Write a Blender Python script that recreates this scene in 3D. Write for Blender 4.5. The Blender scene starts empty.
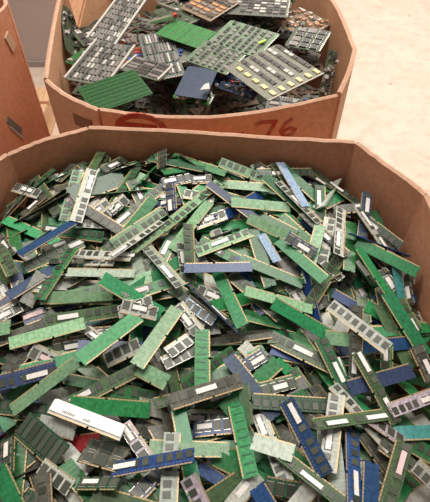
import bpy, bmesh, math, random
import numpy as np
from mathutils import Vector, Matrix
random.seed(7)
rng = np.random.default_rng(7)
sc = bpy.context.scene
col = sc.collection
R = math.radians

# ------------------------------------------------------------------ camera, world, lights, exposure
CAM_H = 1.62; FPX = 500.0; PITCH = R(51); RIM = 0.92; CX, CY = 215.0, 251.0
cam = bpy.data.objects.new('camera', bpy.data.cameras.new('camera'))
cam.data.sensor_fit = 'VERTICAL'; cam.data.sensor_height = 24.0
cam.data.lens = 24.0 * FPX / 502.0
cam.data.clip_start = 0.05
cam.location = (0, 0, CAM_H); cam.rotation_euler = (math.pi / 2 - PITCH, 0, 0)
col.objects.link(cam); sc.camera = cam
sc.view_settings.view_transform = 'Standard'; sc.view_settings.look = 'None'
sc.view_settings.gamma = 1.0; sc.view_settings.use_curve_mapping = False
sc.view_settings.exposure = 0.0

w = bpy.data.worlds.new('hall_light'); sc.world = w; w.use_nodes = True
w.node_tree.nodes['Background'].inputs[0].default_value = (1.0, 0.93, 0.86, 1)
w.node_tree.nodes['Background'].inputs[1].default_value = 0.19

def area(name, loc, size, power, colour, rot=(0, 0, 0)):
    l = bpy.data.lights.new(name, 'AREA'); l.shape = 'RECTANGLE'
    l.size, l.size_y = size; l.energy = power; l.color = colour
    o = bpy.data.objects.new(name, l); o.location = loc; o.rotation_euler = rot
    col.objects.link(o); return o
# rows of ceiling lamps of the hall
area('ceiling_lamp_light', (0.6, 2.9, 3.9), (2.4, 0.5), 116, (1, 0.93, 0.84))
area('ceiling_lamp_light', (-0.5, 1.2, 3.9), (2.4, 0.5), 86, (1, 0.93, 0.84))
area('ceiling_lamp_light', (2.8, 2.6, 3.9), (2.4, 0.5), 80, (1, 0.93, 0.84))
area('ceiling_lamp_light', (0.4, 5.0, 3.9), (2.4, 0.5), 75, (1, 0.93, 0.84))

def unproject(px, py, z):
    """the point at height z that stands behind a point of the photograph"""
    u = (px - CX) / FPX; v = (py - CY) / FPX
    dy = math.cos(PITCH) - v * math.sin(PITCH); dz = math.sin(PITCH) + v * math.cos(PITCH)
    t = (CAM_H - z) / dz
    return u * t, dy * t
def project(x, y, z):
    h = CAM_H - z
    d = y * math.cos(PITCH) + h * math.sin(PITCH)
    return CX + FPX * x / d, CY + FPX * (h * math.cos(PITCH) - y * math.sin(PITCH)) / d

# ------------------------------------------------------------------ helpers
def tag(o, label=None, cat=None, group=None, kind=None):
    if label: o['label'] = label
    if cat: o['category'] = cat
    if group: o['group'] = group
    if kind: o['kind'] = kind
    return o
def link(name, me, parent=None, mats=None):
    o = bpy.data.objects.new(name, me); col.objects.link(o)
    if parent is not None: o.parent = parent
    return o
def empty(name, loc=(0, 0, 0), rot=None):
    o = bpy.data.objects.new(name, None); o.location = loc; o.empty_display_size = 0.02
    if rot is not None: o.rotation_euler = rot
    col.objects.link(o); return o

class MB:
    """collects boxes and prisms, builds one mesh"""
    def __init__(s): s.v = []; s.f = []; s.m = []
    def box(s, x0, x1, y0, y1, z0, z1, mi=0, M=None):
        b = len(s.v)
        pts = [(x, y, z) for z in (z0, z1) for y in (y0, y1) for x in (x0, x1)]
        if M is not None: pts = [tuple(M @ Vector(p)) for p in pts]
        s.v += pts
        for f in ((0, 2, 3, 1), (4, 5, 7, 6), (0, 1, 5, 4), (2, 6, 7, 3), (0, 4, 6, 2), (1, 3, 7, 5)):
            s.f.append(tuple(b + i for i in f)); s.m.append(mi)
    def cbox(s, c, sx, sy, sz, mi=0, M=None):
        s.box(c[0]-sx/2, c[0]+sx/2, c[1]-sy/2, c[1]+sy/2, c[2]-sz/2, c[2]+sz/2, mi, M)
    def prism(s, poly, z0, z1, mi=0, M=None):
        b = len(s.v); n = len(poly)
        pts = [(x, y, z0) for x, y in poly] + [(x, y, z1) for x, y in poly]
        if M is not None: pts = [tuple(M @ Vector(p)) for p in pts]
        s.v += pts
        s.f.append(tuple(b + i for i in reversed(range(n)))); s.m.append(mi)
        s.f.append(tuple(b + n + i for i in range(n))); s.m.append(mi)
        for i in range(n):
            j = (i + 1) % n
            s.f.append((b + i, b + j, b + n + j, b + n + i)); s.m.append(mi)
    def mesh(s, name, mats):
        me = bpy.data.meshes.new(name); me.from_pydata(s.v, [], s.f)
        for m in mats: me.materials.append(m)
        if len(mats) > 1: me.polygons.foreach_set('material_index', s.m)
        me.update(); return me
    def build(s, name, mats, parent=None):
        return link(name, s.mesh(name, mats), parent)

# ------------------------------------------------------------------ materials
def nodes(name):
    m = bpy.data.materials.new(name); m.use_nodes = True
    nt = m.node_tree; b = nt.nodes['Principled BSDF']
    return m, nt, b
def N(nt, t, **kw):
    n = nt.nodes.new(t)
    for k, v in kw.items():
        if k in n.inputs: n.inputs[k].default_value = v
        else: setattr(n, k, v)
    return n
def ramp(nt, src, stops):
    r = nt.nodes.new('ShaderNodeValToRGB'); e = r.color_ramp.elements
    while len(e) < len(stops): e.new(0.5)
    for el, (p, c) in zip(e, stops): el.position = p; el.color = (*c, 1)
    nt.links.new(src, r.inputs[0]); return r.outputs[0]
def mixc(nt, fac, a, b, mode='MIX'):
    m = nt.nodes.new('ShaderNodeMix'); m.data_type = 'RGBA'; m.blend_type = mode
    for i, s in ((0, fac), (6, a), (7, b)):
        if hasattr(s, 'is_linked') or isinstance(s, bpy.types.NodeSocket): nt.links.new(s, m.inputs[i])
        else: m.inputs[i].default_value = s if i == 0 else (*s, 1)
    return m.outputs[2]
def plain(name, c, rough=0.5, metal=0.0):
    m, nt, b = nodes(name); b.inputs['Base Color'].default_value = (*c, 1)
    b.inputs['Roughness'].default_value = rough; b.inputs['Metallic'].default_value = metal
    return m

def pcb(name, c, c2, rough=0.32):
    """solder mask over copper: traces in a lighter tone, tiny passives, slight change from board to board"""
    m, nt, b = nodes(name)
    tc = N(nt, 'ShaderNodeTexCoord'); oi = N(nt, 'ShaderNodeObjectInfo')
    add = N(nt, 'ShaderNodeVectorMath', operation='MULTIPLY_ADD')
    nt.links.new(tc.outputs['Object'], add.inputs[0]); add.inputs[1].default_value = (1, 1, 1)
    comb = N(nt, 'ShaderNodeCombineXYZ'); nt.links.new(oi.outputs['Random'], comb.inputs[0]); nt.links.new(comb.outputs[0], add.inputs[2])
    n1 = N(nt, 'ShaderNodeTexNoise', Scale=150.0, Detail=2.0); nt.links.new(add.outputs[0], n1.inputs['Vector'])
    mp = N(nt, 'ShaderNodeMapping'); mp.inputs['Scale'].default_value = (1, 0.25, 1); nt.links.new(add.outputs[0], mp.inputs[0])
    wv = N(nt, 'ShaderNodeTexVoronoi', Scale=240.0); nt.links.new(mp.outputs[0], wv.inputs['Vector'])
    base = ramp(nt, n1.outputs[0], [(0.3, c), (0.7, c2)])
    tr = ramp(nt, wv.outputs['Distance'], [(0.2, (0.6, 0.6, 0.6)), (0.6, (1.1, 1.1, 1.1))])
    o1 = mixc(nt, 0.4, base, tr, 'MULTIPLY')
    # board to board change
    hs = N(nt, 'ShaderNodeHueSaturation')
    mr = N(nt, 'ShaderNodeMapRange'); nt.links.new(oi.outputs['Random'], mr.inputs[0]); mr.inputs[3].default_value = 0.488; mr.inputs[4].default_value = 0.508
    m2 = N(nt, 'ShaderNodeMath', operation='FRACT'); mm = N(nt, 'ShaderNodeMath', operation='MULTIPLY'); mm.inputs[1].default_value = 7.31
    nt.links.new(oi.outputs['Random'], mm.inputs[0]); nt.links.new(mm.outputs[0], m2.inputs[0])
    mr2 = N(nt, 'ShaderNodeMapRange'); nt.links.new(m2.outputs[0], mr2.inputs[0]); mr2.inputs[3].default_value = 0.75; mr2.inputs[4].default_value = 1.3
    nt.links.new(mr.outputs[0], hs.inputs['Hue']); nt.links.new(mr2.outputs[0], hs.inputs['Value']); nt.links.new(o1, hs.inputs['Color'])
    nt.links.new(hs.outputs[0], b.inputs['Base Color'])
    b.inputs['Roughness'].default_value = rough; b.inputs['Specular IOR Level'].default_value = 0.42
    bp = N(nt, 'ShaderNodeBump', Strength=0.25, Distance=0.0006); nt.links.new(wv.outputs['Distance'], bp.inputs['Height']); nt.links.new(bp.outputs[0], b.inputs['Normal'])
    return m
PCB = {
    'g': pcb('solder_mask_green', (0.025, 0.115, 0.042), (0.045, 0.19, 0.075)),
    't': pcb('solder_mask_emerald', (0.014, 0.155, 0.052), (0.03, 0.265, 0.095)),
    'd': pcb('solder_mask_dark_green', (0.018, 0.055, 0.03), (0.04, 0.105, 0.055)),
    'o': pcb('solder_mask_olive', (0.045, 0.09, 0.038), (0.085, 0.145, 0.068)),
    'b': pcb('solder_mask_blue', (0.012, 0.042, 0.14), (0.022, 0.072, 0.21)),
    'n': pcb('solder_mask_navy', (0.025, 0.045, 0.10), (0.045, 0.07, 0.15)),
    'l': pcb('solder_mask_pale_green', (0.13, 0.27, 0.14), (0.24, 0.40, 0.24)),
    'w': pcb('solder_mask_silver_green', (0.34, 0.38, 0.33), (0.50, 0.50, 0.46)),
    'k': pcb('solder_mask_brown_black', (0.045, 0.045, 0.035), (0.10, 0.10, 0.075)),
    'T': pcb('solder_mask_teal', (0.03, 0.17, 0.17), (0.06, 0.26, 0.25)),
    'R': pcb('solder_mask_red', (0.28, 0.02, 0.03), (0.40, 0.04, 0.05)),
    'B': pcb('solder_mask_steel_blue', (0.16, 0.25, 0.38), (0.30, 0.40, 0.52)),
    'P': pcb('lilac_grey_metal', (0.28, 0.24, 0.30), (0.50, 0.44, 0.50)),
    'L': pcb('solder_mask_grey_green', (0.24, 0.31, 0.25), (0.36, 0.42, 0.35)),
}
GOLD = plain('gold_contacts', (0.44, 0.32, 0.17), 0.4, 0.3)
def chipmat(name, c, c2):
    m, nt, b = nodes(name)
    oi = N(nt, 'ShaderNodeObjectInfo')
    nt.links.new(ramp(nt, oi.outputs['Random'], [(0, c), (1, c2)]), b.inputs['Base Color'])
    b.inputs['Roughness'].default_value = 0.42
    return m
CHIP = chipmat('chip_plastic', (0.03, 0.038, 0.028), (0.095, 0.10, 0.078))
BITS = plain('passives', (0.30, 0.26, 0.20), 0.5)
CHIP_PALE = chipmat('chip_plastic_worn', (0.10, 0.10, 0.09), (0.26, 0.26, 0.23))
SOLDER = plain('solder', (0.6, 0.58, 0.52), 0.35, 0.7)
METAL = plain('white_heat_spreader', (0.82, 0.80, 0.77), 0.45, 0.0)
INK = plain('dark_print', (0.12, 0.11, 0.11), 0.6)
def paper(name, c):
    m, nt, b = nodes(name)
    tc = N(nt, 'ShaderNodeTexCoord')
    mp = N(nt, 'ShaderNodeMapping'); mp.inputs['Scale'].default_value = (1, 0.15, 1); nt.links.new(tc.outputs['Object'], mp.inputs[0])
    v = N(nt, 'ShaderNodeTexNoise', Scale=520.0, Detail=1.0); nt.links.new(mp.outputs[0], v.inputs['Vector'])
    nt.links.new(ramp(nt, v.outputs[0], [(0.30, (0.5, 0.48, 0.48)), (0.42, c)]), b.inputs['Base Color'])
    b.inputs['Roughness'].default_value = 0.5
    return m
PAPER = paper('label_paper', (0.80, 0.77, 0.75)); PAPER_PINK = paper('label_paper_pink', (0.72, 0.52, 0.52))

def cardboard(name, c, c2):
    m, nt, b = nodes(name)
    tc = N(nt, 'ShaderNodeTexCoord')
    n1 = N(nt, 'ShaderNodeTexNoise', Scale=5.0, Detail=5.0); nt.links.new(tc.outputs['Object'], n1.inputs['Vector'])
    n2 = N(nt, 'ShaderNodeTexNoise', Scale=90.0, Detail=3.0); nt.links.new(tc.outputs['Object'], n2.inputs['Vector'])
    a = ramp(nt, n1.outputs[0], [(0.3, c), (0.7, c2)])
    a = mixc(nt, 0.35, a, ramp(nt, n2.outputs[0], [(0.3, (0.6, 0.6, 0.6)), (0.7, (1.2, 1.2, 1.2))]), 'MULTIPLY')
    nt.links.new(a, b.inputs['Base Color']); b.inputs['Roughness'].default_value = 0.8
    mp = N(nt, 'ShaderNodeMapping'); mp.inputs['Scale'].default_value = (1, 1, 0.02); nt.links.new(tc.outputs['Object'], mp.inputs[0])
    n3 = N(nt, 'ShaderNodeTexNoise', Scale=160.0, Detail=1.0); nt.links.new(mp.outputs[0], n3.inputs['Vector'])
    bp = N(nt, 'ShaderNodeBump', Strength=0.35, Distance=0.002); nt.links.new(n3.outputs[0], bp.inputs['Height']); nt.links.new(bp.outputs[0], b.inputs['Normal'])
    return m
CARD = cardboard('cardboard', (0.60, 0.26, 0.14), (0.72, 0.34, 0.195))
CARD_FAR = cardboard('cardboard_far', (0.64, 0.33, 0.18), (0.74, 0.41, 0.24))
CARD_EDGE = cardboard('cardboard_cut_edge', (0.46, 0.26, 0.17), (0.62, 0.38, 0.27))
def woodmat(name, c, c2):
    m, nt, b = nodes(name); tc = N(nt, 'ShaderNodeTexCoord')
    mp = N(nt, 'ShaderNodeMapping'); mp.inputs['Scale'].default_value = (12, 1, 12); nt.links.new(tc.outputs['Object'], mp.inputs[0])
    n1 = N(nt, 'ShaderNodeTexNoise', Scale=6.0, Detail=5.0); nt.links.new(mp.outputs[0], n1.inputs['Vector'])
    nt.links.new(ramp(nt, n1.outputs[0], [(0.35, c), (0.65, c2)]), b.inputs['Base Color']); b.inputs['Roughness'].default_value = 0.7
    return m
WOOD = woodmat('pallet_wood', (0.55, 0.33, 0.18), (0.72, 0.48, 0.30))

# ------------------------------------------------------------------ the setting
def floor_mat():
    m, nt, b = nodes('worn_concrete'); tc = N(nt, 'ShaderNodeTexCoord')
    n1 = N(nt, 'ShaderNodeTexNoise', Scale=2.2, Detail=6.0, Roughness=0.65); nt.links.new(tc.outputs['Object'], n1.inputs['Vector'])
    n2 = N(nt, 'ShaderNodeTexNoise', Scale=14.0, Detail=5.0, Roughness=0.7); nt.links.new(tc.outputs['Object'], n2.inputs['Vector'])
    n3 = N(nt, 'ShaderNodeTexVoronoi', Scale=5.0); nt.links.new(tc.outputs['Object'], n3.inputs['Vector'])
    a = ramp(nt, n1.outputs[0], [(0.3, (0.60, 0.475, 0.38)), (0.7, (0.70, 0.58, 0.49))])
    a = mixc(nt, 0.6, a, ramp(nt, n2.outputs[0], [(0.34, (0.80, 0.75, 0.70)), (0.5, (1, 1, 1)), (0.66, (1.12, 1.10, 1.08))]), 'MULTIPLY')
    a = mixc(nt, 0.8, a, ramp(nt, n3.outputs['Distance'], [(0.03, (0.55, 0.42, 0.34)), (0.075, (1, 1, 1))]), 'MULTIPLY')
    nt.links.new(a, b.inputs['Base Color']); b.inputs['Roughness'].default_value = 0.55
    return m
mb = MB(); mb.box(-4, 6, -2, 9, -0.05, 0)
tag(mb.build('floor', [floor_mat()]), kind='structure')
WALL = plain('grey_mauve_paint', (0.50, 0.44, 0.43), 0.6)
WY = unproject(30, 66, 0)[1]
mb = MB(); mb.box(-4, 0.1, WY, WY+.12, 0, 3.0)
tag(mb.build('wall_back', [WALL]), kind='structure')
mb = MB(); mb.box(-4, 0.1, WY-.015, WY, 0, 0.035)
tag(mb.build('baseboard_back', [plain('baseboard_grey', (0.34, 0.29, 0.28), 0.6)]), kind='structure')

# ------------------------------------------------------------------ cardboard bins on pallets
def wall_strip(name, pts, z0, z1, th, mat, parent, sag=None, n=18, bw=0.004):
    """one folded panel of corrugated board: p0 -> p1, with thickness outwards, rim slightly uneven"""
    (x0, y0), (x1, y1) = pts
    dx, dy = x1 - x0, y1 - y0; L = math.hypot(dx, dy); nx, ny = dy / L, -dx / L
    mb = MB(); rows = []
    for i in range(n + 1):
        t = i / n
        zz = z1 + (sag(t) if sag else 0) + 0.0016 * math.sin(t * 7 + x0 * 40) + random.uniform(-.0011, .0011)
        bow = bw * math.sin(math.pi * t)
        a = (x0 + dx * t + nx * bow, y0 + dy * t + ny * bow)
        b = (a[0] + nx * th, a[1] + ny * th)
        rows.append((a, b, zz))
    for i, (a, b, zz) in enumerate(rows):
        m = ((a[0] + b[0]) / 2, (a[1] + b[1]) / 2)
        mb.v += [(*a, z0), (*a, zz - .003), (*m, zz), (*b, zz - .003), (*b, z0)]
        if i:
            p, q = (i - 1) * 5, i * 5
            for k in range(4):
                mb.f.append((p + k, p + k + 1, q + k + 1, q + k)); mb.m.append(1 if k in (1, 2) else 0)
    mb.f.append((0, 1, 2, 3, 4)); mb.m.append(0)
    k = n * 5; mb.f.append((k + 4, k + 3, k + 2, k + 1, k)); mb.m.append(0)
    o = mb.build(name, [mat, CARD_EDGE], parent)
    return o

FRONT_BOW = 0.036
def pallet(x0, x1, y0, y1, label, zt=0.14, nb=8):
    cx, cy = (x0 + x1) / 2, (y0 + y1) / 2
    t = tag(empty('wooden_pallet', (cx, cy, 0)), label, 'pallet')
    w_, d_ = x1 - x0, y1 - y0
    step = d_ / nb
    me = None
    for i in range(nb):
        if me is None:
            mb = MB(); mb.box(-w_/2, w_/2, -step*.42, step*.42, zt-.02, zt); me = mb.mesh('deck_board', [WOOD])
        o = link('deck_board', me, t); o.location = (0, -d_/2 + step*(i+.5), 0)
    for k in (-1, 0, 1):
        mb = MB(); mb.box(-.045, .045, -d_/2+.005, d_/2-.005, .02, zt-.0205); mb.box(-.05, .05, -d_/2, d_/2, 0, .0195)
        o = mb.build('stringer', [WOOD], t); o.location = (k*(w_/2-.05), 0, 0)
    return t

def bin_(name, label, poly, z0, z1, mat, sags=None, th=0.012):
    cx = sum(p[0] for p in poly)/len(poly); cy = sum(p[1] for p in poly)/len(poly)
    t = tag(empty(name, (cx, cy, z0)), label, 'cardboard box')
    n = len(poly)
    for i in range(n):
        a, b = poly[i], poly[(i+1) % n]
        o = wall_strip('side_panel', ((a[0]-cx, a[1]-cy), (b[0]-cx, b[1]-cy)), 0, z1-z0, th, mat, t, sags.get(i) if sags else None, bw=FRONT_BOW if (sags and i == 7) else 0.004)
    mb = MB(); mb.prism([(a-cx, b-cy) for a, b in poly], 0.001, 0.012); mb.build('bottom_panel', [mat], t)
    return t

up = lambda x, y: unproject(x, y, RIM)
# near bin: counter-clockwise seen from above so that the thickness goes outwards
nBL, nBR, nR, nL = up(88, 128), up(355, 143), up(424, 195), up(8, 154)
near_poly = [nR, nBR, nBL, nL, (-0.53, 0.70), (-0.50, 0.0), (-0.38, -0.12), (0.36, -0.12), (0.455, 0.0)]
near_poly = list(near_poly)
near = bin_('cardboard_bin', 'large open octagonal cardboard box full of memory modules', near_poly, 0.142, RIM, CARD)
fp = [up(x, y) for x, y in ((337, 92), (353, 48), (328, -6))] + [(0.27, 1.86), (-0.36, 1.86)] + [up(x, y) for x, y in ((61, -2), (48, 78), (100, 107))]
far_poly = fp
far = bin_('cardboard_bin', 'open cardboard box full of large circuit boards, marked 76 in red', far_poly, 0.142, RIM, CARD_FAR,
           {7: lambda t: -0.014*math.sin(math.pi*min(1, t*1.0)), 6: lambda t: -.008*math.sin(math.pi*t)})
lc = unproject(3, 4, RIM)
left_poly = [(lc[0], lc[1]), (lc[0]-.04, lc[1]+.10), (lc[0]-.7, lc[1]+.35), (lc[0]-.9, lc[1]+.1), (lc[0]-.9, 1.0), (lc[0]-.25, 0.95), (lc[0]-.13, 1.02)]
left_bin = bin_('cardboard_bin', 'brown cardboard box cut off by the left edge, beside the pale wall', left_poly, 0.142, RIM, CARD)
pallet(-0.60, 0.52, -0.2, 0.98, 'wooden pallet under the box of memory modules')
pallet(-0.80, 0.45, 1.12, 1.90, 'wooden pallet under the box of circuit boards', nb=6)
pallet(-1.70, -0.84, 1.0, 2.3, 'wooden pallet under the box at the left edge', nb=9)

# ------------------------------------------------------------------ memory modules
LD, LS, WD, TP = 0.1333, 0.0676, 0.0295, 0.0013
mesh_cache = {}
def board_mesh(L, W, cm):
    k = ('b', round(L, 3), round(W, 3), cm)
    if k not in mesh_cache:
        a, b = L/2, W/2
        nx = L*0.06; nw = .0018; nd = .0035      # key notch in the contact edge, clip notches in the short edges
        poly = [(-a, -b), (nx-nw, -b), (nx-nw, -b+nd), (nx+nw, -b+nd), (nx+nw, -b), (a, -b), (a, -b+.016*W/.03), (a-.002, -b+.016*W/.03), (a-.002, -b+.019*W/.03), (a, -b+.019*W/.03),
                (a, b), (-a, b), (-a, -b+.019*W/.03), (-a+.002, -b+.019*W/.03), (-a+.002, -b+.016*W/.03), (-a, -b+.016*W/.03)]
        mb = MB(); mb.prism(poly, -TP/2, TP/2); mesh_cache[k] = mb.mesh('board', [PCB[cm]])
    return mesh_cache[k]
def contact_mesh(L, W):
    k = ('c', round(L, 3), round(W, 3))
    if k not in mesh_cache:
        mb = MB(); b = W/2; nx = L*.06
        for x0, x1 in ((-L/2+.003, nx-.0022), (nx+.0022, L/2-.003)):
            n = max(2, int((x1-x0)/.006)); s = (x1-x0)/n
            for i in range(n): mb.box(x0+i*s+.0005, x0+(i+1)*s-.0004, -b+.0001, -b+.0025, -TP/2-.0001, TP/2+.0001)
        mesh_cache[k] = mb.mesh('contact_strip', [GOLD])
    return mesh_cache[k]
def chip_mesh(kind):
    k = ('k', kind)
    if k not in mesh_cache:
        mb = MB()
        sx, sy = {'a': (.0105, .0125), 'b': (.0125, .0175), 'c': (.0085, .034), 'w': (.0105, .0125), 'q': (.02, .02)}[kind]
        h = .0012
        mb.v += [(-sx/2, -sy/2, 0), (sx/2, -sy/2, 0), (sx/2, sy/2, 0), (-sx/2, sy/2, 0)] + [(p*sx/2*.94, q*sy/2*.95, h) for p, q in ((-1, -1), (1, -1), (1, 1), (-1, 1))]
        for f in ((4, 5, 6, 7), (0, 1, 5, 4), (1, 2, 6, 5), (2, 3, 7, 6), (3, 0, 4, 7), (3, 2, 1, 0)): mb.f.append(f); mb.m.append(0)
        if kind == 'b':      # rows of legs
            for s in (-1, 1): mb.box(-sx/2*.9, sx/2*.9, s*(sy/2+.0005)-.0005, s*(sy/2+.0005)+.0005, 0, .0003, 1)
        mesh_cache[k] = mb.mesh('memory_chip', [CHIP if kind not in 'w' else CHIP, SOLDER])
    return mesh_cache[k]
def bits_mesh(L, W):
    k = ('r', round(L, 3), round(W, 3))
    if k not in mesh_cache:
        mb = MB(); r = random.Random(3)
        n = int(L/.006)
        for i in range(n):
            x = -L/2 + (i+.5)*L/n
            mb.cbox((x, -W/2+.0058, TP/2+.0002), .0016, .0007, .0004)
            if i % 3 == 0: mb.cbox((x, W/2-.0018, TP/2+.0002), .0008, .0014, .0004)
        mesh_cache[k] = mb.mesh('resistor_row', [BITS])
    return mesh_cache[k]
def sticker_mesh(wd, pink=False):
    k = ('s', wd, pink)
    if k not in mesh_cache:
        mb = MB(); mb.box(-wd/2, wd/2, -.0043, .0043, 0, .00025); mesh_cache[k] = mb.mesh('paper_label', [PAPER_PINK if pink else PAPER])
    return mesh_cache[k]
def layout(L, W, face, stickers, special):
    """the parts on the upper face: (name, mesh key, x, y)"""
    out = []
    cy = .0035
    if face == 'f':
        if special == 'c8': xs = [-L/2+L*(i+.5)/8 for i in range(8)]; kd = 'c' if W > .04 else 'a'; cy = .002
        elif W > .045: xs = None
        elif L > .1: xs = [(-.0585+.0155*i) for i in range(8)]; xs = [x + (.0085 if i > 3 else 0) for i, x in enumerate(xs)]; kd = 'a'
        else: xs = [-.025, -.0085, .0085, .025]; kd = 'b'
        if xs is None:
            for x in (-.022, 0, .022):
                for y in (-.011, .013): out.append(('memory_chip', 'q' if (x == 0) else 'b', x, y))
        else:
            for x in xs: out.append(('memory_chip', kd, x, cy))
    for s in stickers: out.append(('paper_label', .037 if L > .1 else .026, (s-.5)*L, cy))
    return out

# ---- the heap: modules come to rest one upon another on a height map
GX0, GX1, GY0, GY1, CELL = -0.62, 0.56, -0.10, 1.06, 0.004
NX, NY = int((GX1-GX0)/CELL), int((GY1-GY0)/CELL)
gx = GX0 + (np.arange(NX)+.5)*CELL; gy = GY0 + (np.arange(NY)+.5)*CELL
XX, YY = np.meshgrid(gx, gy, indexing='ij')
def dist_in(X, Y, poly):
    d = np.full(np.shape(X), 9.0); n = len(poly)
    for i in range(n):
        (x0, y0), (x1, y1) = poly[i], poly[(i+1) % n]
        dx, dy = x1-x0, y1-y0; L = math.hypot(dx, dy)
        d = np.minimum(d, (X-x0)*(-dy/L) + (Y-y0)*(dx/L))
    return d
# polygon runs counter-clockwise: positive distance = inside
DIN = dist_in(XX, YY, near_poly)
def mound(X, Y, d):
    right = np.clip((X-0.18)/0.25, 0, 1)
    left = np.clip((-0.30-X)/0.2, 0, 1)
    back = np.clip((Y-0.72)/0.2, 0, 1)*(1-right)
    front = np.clip((0.66-Y)/0.22, 0, 1)
    return -0.050*front + RIM - 0.130 - 0.10*right**1.5 + 0.012*left + 0.058*back - 0.012*np.exp(-np.maximum(d, 0)/0.05)
H = mound(XX, YY, DIN) 
H[DIN < 0] = -1
OWN = np.full(H.shape, -1, dtype=int)
def sample(x, y, th, L, W):
    nt_, nu = max(5, int(L/CELL)+1), max(3, int(W/CELL)+1)
    t = np.linspace(-L/2, L/2, nt_); u = np.linspace(-W/2, W/2, nu)
    T, U = np.meshgrid(t, u, indexing='ij')
    X = x + T*math.cos(th) - U*math.sin(th); Y = y + T*math.sin(th) + U*math.cos(th)
    I = ((X-GX0)/CELL).astype(int).clip(0, NX-1); J = ((Y-GY0)/CELL).astype(int).clip(0, NY-1)
    return t, u, T, U, I, J
def straddle(t, h, lim):
    """slope and height at 0 of the support line that holds a rod resting on the profile h(t)"""
    best = (-9, 0)
    L_ = t < -1e-9; R_ = t > 1e-9
    a, ha = t[L_], h[L_]; b, hb = t[R_], h[R_]
    sl = (hb[None, :]-ha[:, None])/(b[None, :]-a[:, None])
    c = ha[:, None] - sl*a[:, None]
    k = np.unravel_index(np.argmax(c), c.shape)
    return float(np.clip(sl[k], -lim, lim))
def rest(x, y, th, L, W, roll=None, pitch=0.0, sink=0.0, press=None):
    """lie on what is below: the plane that follows the heap, pressed down until only its highest spots hold it"""
    t, u, T, U, I, J = sample(x, y, th, L, W)
    h = H[I, J]; ok = h > -.5
    if not ok.any(): return 0, 0, RIM-.15, (T, U, I, J)
    A = np.stack([T[ok], U[ok], np.ones(ok.sum())], 1)
    q, *_ = np.linalg.lstsq(A.T @ A + np.diag([1e-3, 2e-4, 0]), A.T @ h[ok], rcond=None)
    a = float(np.clip(q[0], -.22, .22)) + pitch
    b = float(np.clip(q[1], -.30, .30)) if roll is None else roll
    c = float(np.quantile((h - a*T - (b*U if roll is None else 0*U))[ok], press or PRESS))
    if roll is not None: c += .25*abs(math.sin(math.atan(b)))*W
    return a, b, c - sink, (T, U, I, J)
PRESS = .86
def commit(a, b, c, S, idx, thick=.0034):
    T, U, I, J = S
    z = a*T + b*U + c + thick
    m = z > H[I, J]
    H[I[m], J[m]] = z[m]; OWN[I[m], J[m]] = idx
mods = []           # every module of the heap: dict with pose and look
def inside(x, y, th, L, W, marg=.004):
    return all(dist_in(x+p*math.cos(th)*L/2-q*math.sin(th)*W/2, y+p*math.sin(th)*L/2+q*math.cos(th)*W/2, near_poly) > marg for p in (-1, 1) for q in (-1, 1))
def pull_in(x, y, th, L, W):
    for _ in range(60):
        if inside(x, y, th, L, W): return x, y
        x += (0.0-x)*.012; y += (0.5-y)*.012
    return x, y
def pose_matrix(x, y, c, th, a, b):
    e1 = Vector((math.cos(th), math.sin(th), a)).normalized()
    e2 = Vector((-math.sin(th), math.cos(th), b)); e2 = (e2 - e1*e2.dot(e1)).normalized()
    e3 = e1.cross(e2)
    M = Matrix((e1, e2, e3)).transposed().to_4x4(); M.translation = Vector((x, y, c)) + e3*(TP/2+.0013)
    return M
def drop(x, y, th, L, W, look, roll=None, pitch=0., sink=0., **kw):
    x, y = pull_in(x, y, th, L, W)
    a, b, c, S = rest(x, y, th, L, W, roll, pitch, sink)
    i = len(mods); commit(a, b, c, S, i)
    m = dict(M=pose_matrix(x, y, c, th, a, b), L=L, W=W, x=x, y=y, z=c, th=th, a=a, b=b); m.update(look); m.update(kw); mods.append(m)
    return m

# loose fill below
cols = 'ggggtttddddooolkkkwwbn'
def rand_look(r):
    c = r.choice(cols); f = 'f' if (c in 'owkd' and r.random() < .5) or r.random() < .2 else 'p'
    st = [r.choice([.2, .3, .5, .7])] if f == 'f' and r.random() < .6 else []
    return dict(c=c, face=f, st=st, sp='')
rr = random.Random(11)
FW = .0265
def fill(n, steep, x0=-.56, x1=.5, y0=-0.06, y1=1.0):
    k = 0
    while k < n:
        x, y = rr.uniform(x0, x1), rr.uniform(y0, y1)
        L = LD if rr.random() < .65 else LS; th = rr.uniform(0, 2*math.pi)
        if not inside(x, y, th, L, WD): 
            if dist_in(x, y, near_poly) < .02: continue
            x, y = pull_in(x, y, th, L, WD)
            if not inside(x, y, th, L, WD): continue
        if rr.random() < steep: drop(x, y, th, L, FW, rand_look(rr), roll=rr.choice([-1, 1])*rr.uniform(.5, 1.3), pitch=rr.uniform(-.25, .25), sink=.018)
        else: drop(x, y, th, L, FW, rand_look(rr))
        k += 1
fill(760, .25)

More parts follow.
